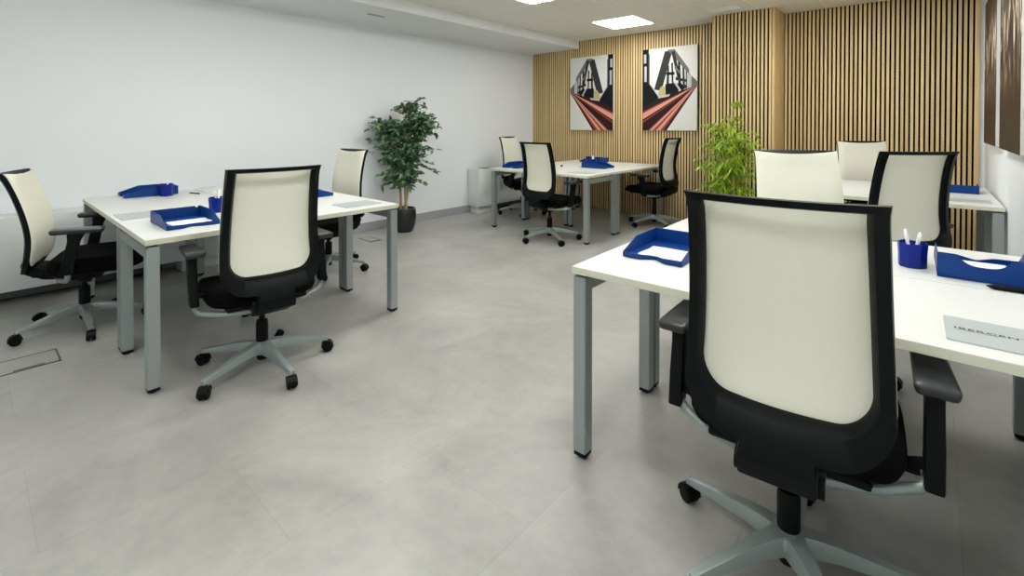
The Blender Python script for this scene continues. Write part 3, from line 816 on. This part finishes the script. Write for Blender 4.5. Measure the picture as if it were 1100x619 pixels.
# ------------------------------------------------------------------ wall pictures
def picture_bridge(x0, x1, z0, z1, y, mirror, label):
    w, h = x1-x0, z1-z0
    t = empty('canvas_picture', ((x0+x1)/2, y, (z0+z1)/2)); tag(t, label, 'picture', 'bridge pictures on the slatted wall')
    b = MB(); b.box((0, 0, 0), (w, .036, h), .002); b.build('canvas', CANV, t)
    p = MB(); lay = [0]
    def poly(pts, m):
        lay[0] += 1; yy = -.0181 - .00012*lay[0]
        g = bmesh.new()
        vs = []
        for u, v in pts:
            if mirror: u = 1-u
            vs.append(g.verts.new(((u-.5)*w, yy, (.5-v)*h)))
        f = g.faces.new(vs); f.normal_update()
        if f.normal.y > 0: f.normal_flip()
        p.add(g, None, m)
    # (u right, v down), drawn for the right-hand picture
    poly([(0, 0), (1, 0), (1, .47), (.8, .5), (.3, .62), (0, .72)], CANV)
    poly([(.86, .42), (.9, .36), (.95, .39), (1, .43), (1, .5), (.85, .52)], PGRY)           # trees
    poly([(.84, .30), (.90, .35), (.90, .50), (.84, .52)], PLGR)
    # big triangular truss
    poly([(.42, .045), (.56, .045), (.36, .52), (.22, .50)], PDGR)
    poly([(.46, .03), (.60, .03), (.86, .28), (.86, .34), (.56, .10)], PGRY)
    poly([(.54, .06), (.60, .05), (.70, .36), (.66, .40)], PDGR)
    poly([(.66, .17), (.70, .20), (.72, .47), (.67, .48)], PBLK)
    poly([(.74, .24), (.775, .27), (.79, .48), (.75, .50)], PDGR)
    poly([(.80, .27), (.83, .30), (.83, .50), (.80, .50)], PGRY)
    poly([(.47, .22), (.50, .22), (.50, .44), (.45, .44)], PDGR)
    poly([(.54, .19), (.57, .19), (.58, .43), (.55, .43)], PBLK)
    poly([(.45, .30), (.60, .30), (.60, .335), (.45, .335)], PBLK)
    poly([(.60, .22), (.70, .30), (.70, .335), (.60, .26)], PGRY)
    poly([(.62, .36), (.82, .40), (.82, .43), (.62, .40)], PDGR)
    poly([(.30, .52), (.36, .46), (.48, .48), (.48, .58), (.30, .60)], PSTN)
    poly([(.43, .44), (.60, .43), (.68, .52), (.66, .55), (.44, .57)], PBLK)
    poly([(.60, .44), (.64, .44), (.74, .52), (.70, .54)], PLGR)
    poly([(.64, .44), (.72, .44), (.80, .50), (.73, .53)], PBLK)
    poly([(.74, .46), (.80, .46), (.84, .49), (.80, .51)], PDGR)
    # left pier
    poly([(0, 0), (.115, 0), (.115, .46), (0, .46)], PBLK)
    poly([(.02, .06), (.065, .06), (.065, .17), (.02, .17)], PLGR); poly([(.03, .21), (.075, .21), (.075, .40), (.03, .40)], PLGR)
    poly([(.115, .06), (.135, .06), (.135, .44), (.115, .44)], PGRY)
    poly([(0, .42), (.13, .43), (.31, .60), (.28, .63), (0, .74)], PBLK)
    poly([(.13, .43), (.165, .44), (.33, .585), (.31, .60)], PLGR)
    # deck and rails running to the vanishing point at the right
    V = (.985, .475)
    poly([(0, .72), (.31, .60), (.60, .55), V, (.98, .50), (0, .80)], PMAR)
    poly([(.30, .585), (.52, .565), (.5, .59), (.30, .61)], PLGR)
    poly([(0, .765), V, (.98, .49), (0, .83)], PRED)
    poly([(0, .79), V, (.982, .485), (0, .865)], PPNK)
    poly([(0, .865), V, (.98, .49), (.10, 1), (0, 1)], PMAR)
    poly([(.0, .885), (.98, .482), (.982, .484), (0, .91)], PRED)
    poly([(.10, 1), V, (.983, .487), (.26, 1)], PRED)
    poly([(.13, 1), V, (.984, .482), (.20, 1)], PPNK)
    poly([(.26, 1), V, (.985, .488), (.36, 1)], PPNK)
    poly([(.34, 1), V, (.985, .489), (.40, 1)], PRED)
    poly([(.40, 1), V, (.987, .492), (.46, 1)], PMAR)
    poly([(.46, 1), (.987, .492), (1, .49), (1, 1)], CANV)
    p.build('bridge_print', None, t, angle=None)
    return t
picture_bridge(-4.355, -3.592, 1.205, 2.335, YB-.008-.0185, True, 'left bridge picture on the slatted wall, rails running to the left')
picture_bridge(-3.118, -2.352, 1.208, 2.345, YB-.008-.0185, False, 'right bridge picture on the slatted wall, rails running to the right')
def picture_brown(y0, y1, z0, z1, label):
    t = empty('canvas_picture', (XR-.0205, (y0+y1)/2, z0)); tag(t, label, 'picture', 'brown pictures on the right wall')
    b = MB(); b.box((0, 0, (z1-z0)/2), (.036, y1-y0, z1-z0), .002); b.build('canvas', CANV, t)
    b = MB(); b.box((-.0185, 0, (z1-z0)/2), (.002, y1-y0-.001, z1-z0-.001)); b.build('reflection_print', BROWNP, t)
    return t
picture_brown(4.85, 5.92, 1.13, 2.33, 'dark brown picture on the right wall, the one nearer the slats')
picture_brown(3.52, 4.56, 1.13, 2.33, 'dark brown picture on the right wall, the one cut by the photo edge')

# ------------------------------------------------------------------ floor outlet boxes
def outlet(cx, cy, lx_, ly_, rz, label):
    t = empty('floor_outlet', (cx, cy, 0), rz); tag(t, label, 'floor outlet', 'floor outlet boxes')
    b = MB(); w = .014
    b.b2((-lx_/2, -ly_/2, 0), (lx_/2, -ly_/2+w*.6, .003)); b.b2((-lx_/2, ly_/2-w*.6, 0), (lx_/2, ly_/2, .003))
    b.b2((-lx_/2, -ly_/2, 0), (-lx_/2+w*.6, ly_/2, .003)); b.b2((lx_/2-w*.6, -ly_/2, 0), (lx_/2, ly_/2, .003))
    b.build('frame', FBOX, t)
    b = MB(); b.b2((-lx_/2+w*.6, -ly_/2+w*.6, 0), (lx_/2-w*.6, ly_/2-w*.6, .002)); b.build('lid', FLOOR, t)
    b = MB(); b.b2((lx_/2-w*.6-.02, -.06, .0015), (lx_/2-w*.6, .06, .0035)); b.b2((lx_/2-w*.6-.014, -.025, .003), (lx_/2-w*.6-.006, .0, .0042), m=None); b.build('handle_slot', FBOX, t)
    return t
outlet(-3.675, .215, .21, .245, 0, 'metal-framed floor outlet box at the photo left edge')
outlet(-4.76, 2.995, .26, .13, 0, 'small floor outlet box between the left cluster and the ficus')

# ------------------------------------------------------------------ plants
def leaf_geo(bm, base, d, L, W, nrm, droop=.25):
    d = d.normalized(); s = d.cross(nrm).normalized(); n = s.cross(d).normalized()
    pts = []
    prof_ = ((0, .05), (.2, .75), (.45, 1), (.72, .66), (1, .02))
    rows = []
    for t, wf in prof_:
        c = base + d*(L*t) - Vector((0, 0, 1))*(droop*L*t*t)
        rows.append((bm.verts.new(c - s*(W/2*wf) + n*(W*.18*wf)), bm.verts.new(c), bm.verts.new(c + s*(W/2*wf) + n*(W*.18*wf))))
    for A, B in zip(rows, rows[1:]):
        bm.faces.new((A[0], A[1], B[1], B[0])); bm.faces.new((A[1], A[2], B[2], B[1]))
def ficus(x, y):
    rnd = random.Random(11)
    t = empty('potted_ficus', (x, y, 0)); tag(t, 'tall ficus with dark green leaves in a black pot by the white wall', 'plant')
    b = MB(); b.lathe([(.085, 0), (.10, .008), (.135, .10), (.145, .19), (.138, .265), (.130, .285), (.122, .285), (.122, .262)], 32, POT); pot = b.build('pot', None, t)
    b = MB(); b.lathe([(.121, .255), (.121, .264), (.06, .270)], 24, SOIL); b.build('soil', None, t)
    b = MB(); g = MB()
    IR = Vector((.751, .66, 0))                            # image right
    tips = []
    stems = [(-.05, .0, [(-.04, .26), (-.05, .55), (-.09, .85), (-.12, 1.15), (-.20, 1.30)]),
             (.0, .02, [(0, .26), (.05, .55), (.06, .9), (.04, 1.2), (.05, 1.50)]),
             (.03, -.03, [(.03, .26), (.02, .6), (.09, .95), (.17, 1.25), (.22, 1.34)])]
    for ox, oy, P in stems:
        ps = [IR*a + Vector((-.3, .35, 0))*oy + Vector((0, 0, z)) for a, z in P]
        ps = [Vector(q) for q in catmull([tuple(q) for q in ps], 6)]
        n = len(ps)
        b.tube(ps, [.017*(1-.75*i/n) for i in range(n)], 8, BARK)
        for i in range(int(n*.27), n):
            for _ in range(5):
                a = rnd.uniform(0, 2*PI); L = rnd.uniform(.10, .26)*(1.15-.5*abs(i/n-.6))
                d = Vector((math.cos(a)*.85, math.sin(a)*.85, rnd.uniform(-.1, .75)))
                if (d.x + x + ps[i].x) < XL-x*0+.0: pass
                tips.append((ps[i], d.normalized(), L))
    # side branches seen in the photo
    mid = IR*.07 + Vector((0, 0, .86))
    tips += [(IR*.1 + Vector((0, 0, .82)), (IR + Vector((0, 0, -.12))).normalized(), .32), (IR*-.1 + Vector((0, 0, 1.12)), (-IR + Vector((0, 0, .22))).normalized(), .33),
             (IR*-.1 + Vector((0, 0, 1.16)), (-IR + Vector((0, .2, .45))).normalized(), .25), (IR*.13 + Vector((0, 0, 1.18)), (IR + Vector((0, 0, .25))).normalized(), .27),
             (IR*.12 + Vector((0, 0, 1.02)), (IR + Vector((.1, -.1, .12))).normalized(), .30)]
    for base, d, L in tips:
        pts = [base + d*(L*k/4) - Vector((0, 0, .22*L*(k/4)**2)) for k in range(5)]
        for q in pts:
            lim = XL + .05 - x
            if q.x < lim: q.x = lim
        b.tube(pts, [.004, .0035, .003, .002, .0015], 5, BARK)
        for k in range(1, 5):
            for _ in range(3):
                a = rnd.uniform(0, 2*PI)
                ld = (d + Vector((math.cos(a), math.sin(a), rnd.uniform(-.6, .5)))).normalized()
                q = pts[k] - d*rnd.uniform(0, L/4)
                if q.x + ld.x*.07 < XL + .04 - x: ld.x = abs(ld.x)
                leaf_geo(g.bm, q, ld, rnd.uniform(.055, .09), rnd.uniform(.032, .046), Vector((rnd.uniform(-.7, .7)+.3, rnd.uniform(-.7, .7)-.4, .8)), rnd.uniform(.05, .4))
    b.build('trunk', BARK, t, angle=60); g.mats = [LEAF]; g.build('foliage', LEAF, t, angle=None)
ficus(-4.80, 3.49)
def bamboo(x, y):
    rnd = random.Random(5)
    t = empty('potted_bamboo', (x, y, 0)); tag(t, 'bright green bamboo with yellow canes in front of the slatted column', 'plant')
    b = MB(); b.lathe([(.11, 0), (.125, .01), (.15, .27), (.155, .30), (.142, .30), (.140, .275)], 28, POT); b.build('pot', None, t)
    b = MB(); b.lathe([(.138, .265), (.138, .278), (.05, .284)], 20, SOIL); b.build('soil', None, t)
    b = MB(); g = MB()
    IR = Vector((.751, .66, 0))
    canes = [(-.06, .02, 1.22), (-.01, -.03, 1.28), (.05, .03, 1.26), (.09, -.01, 1.18), (-.03, .06, 1.1), (.02, -.07, 1.15), (.08, .0, 1.53)]
    for a, c, H in canes:
        lean = Vector((rnd.uniform(-.05, .05), rnd.uniform(-.05, .05), 0))
        ps = []
        for k in range(9): z = .27 + (H-.27)*k/8; ps.append(IR*a + Vector((-.66, .751, 0))*c + lean*((z-.27)/1.0) + Vector((0, 0, z)))
        rr_ = .016 if H < 1.4 else .006
        b.tube(ps, [rr_*(1-.5*k/8) for k in range(9)], 8, BAMB)
        for k in range(0, 9):
            if k < 8: b.cyl(ps[k] - Vector((0, 0, .004)), ps[k] + Vector((0, 0, .004)), rr_*(1.25-.5*k/8), n=8, m=BAMB)
        for k in range(2, 9):
            nb = 5 if H < 1.4 else (3 if k > 6 else 1)
            for _ in range(nb):
                a2 = rnd.uniform(0, 2*PI); L = rnd.uniform(.10, .28)*(1 if H < 1.4 else .35)
                d = Vector((math.cos(a2), math.sin(a2), rnd.uniform(-.05, .75))).normalized()
                pts = [ps[k] + d*(L*j/4) - Vector((0, 0, .35*L*(j/4)**2)) for j in range(5)]
                lim = CYF - .03 - y
                for q in pts: q.y = min(q.y, lim)
                b.tube(pts, [.003, .0025, .002, .0015, .001], 5, BAMB)
                for j in range(1, 5):
                    for _ in range(4):
                        aa = rnd.uniform(0, 2*PI)
                        ld = (d*.6 + Vector((math.cos(aa), math.sin(aa), rnd.uniform(-.9, .25)))).normalized()
                        q = pts[j]
                        if q.y + ld.y*.1 > lim: ld.y = -abs(ld.y)
                        leaf_geo(g.bm, q, ld, rnd.uniform(.06, .11), rnd.uniform(.010, .017), Vector((rnd.uniform(-.4, .4), rnd.uniform(-.4, .4), 1)), rnd.uniform(.2, .7))
    b.build('cane', BAMB, t, angle=60); g.mats = [BAML]; g.build('foliage', BAML, t, angle=None)
bamboo(-1.70, 5.52)

# ------------------------------------------------------------------ world, camera, view
w = bpy.data.worlds.new('world'); SC.world = w; w.use_nodes = True
w.node_tree.nodes['Background'].inputs[0].default_value = (.75, .85, 1, 1)
w.node_tree.nodes['Background'].inputs[1].default_value = .0
cam = bpy.data.cameras.new('camera'); co = bpy.data.objects.new('camera', cam); COL.objects.link(co)
cam.sensor_width = 36; cam.lens = 36*517.157/1100
cam.shift_y = -(309.5-140.42)/1100
cam.clip_start = .02
co.location = (0, 0, 1.2854)
co.rotation_euler = (PI/2 - .0121, 0, .7214)
SC.camera = co
SC.view_settings.view_transform = 'Standard'; SC.view_settings.look = 'None'
SC.view_settings.gamma = 1; SC.view_settings.use_curve_mapping = False
SC.view_settings.exposure = 1.1
SC.cycles.max_bounces = 8; SC.cycles.diffuse_bounces = 5
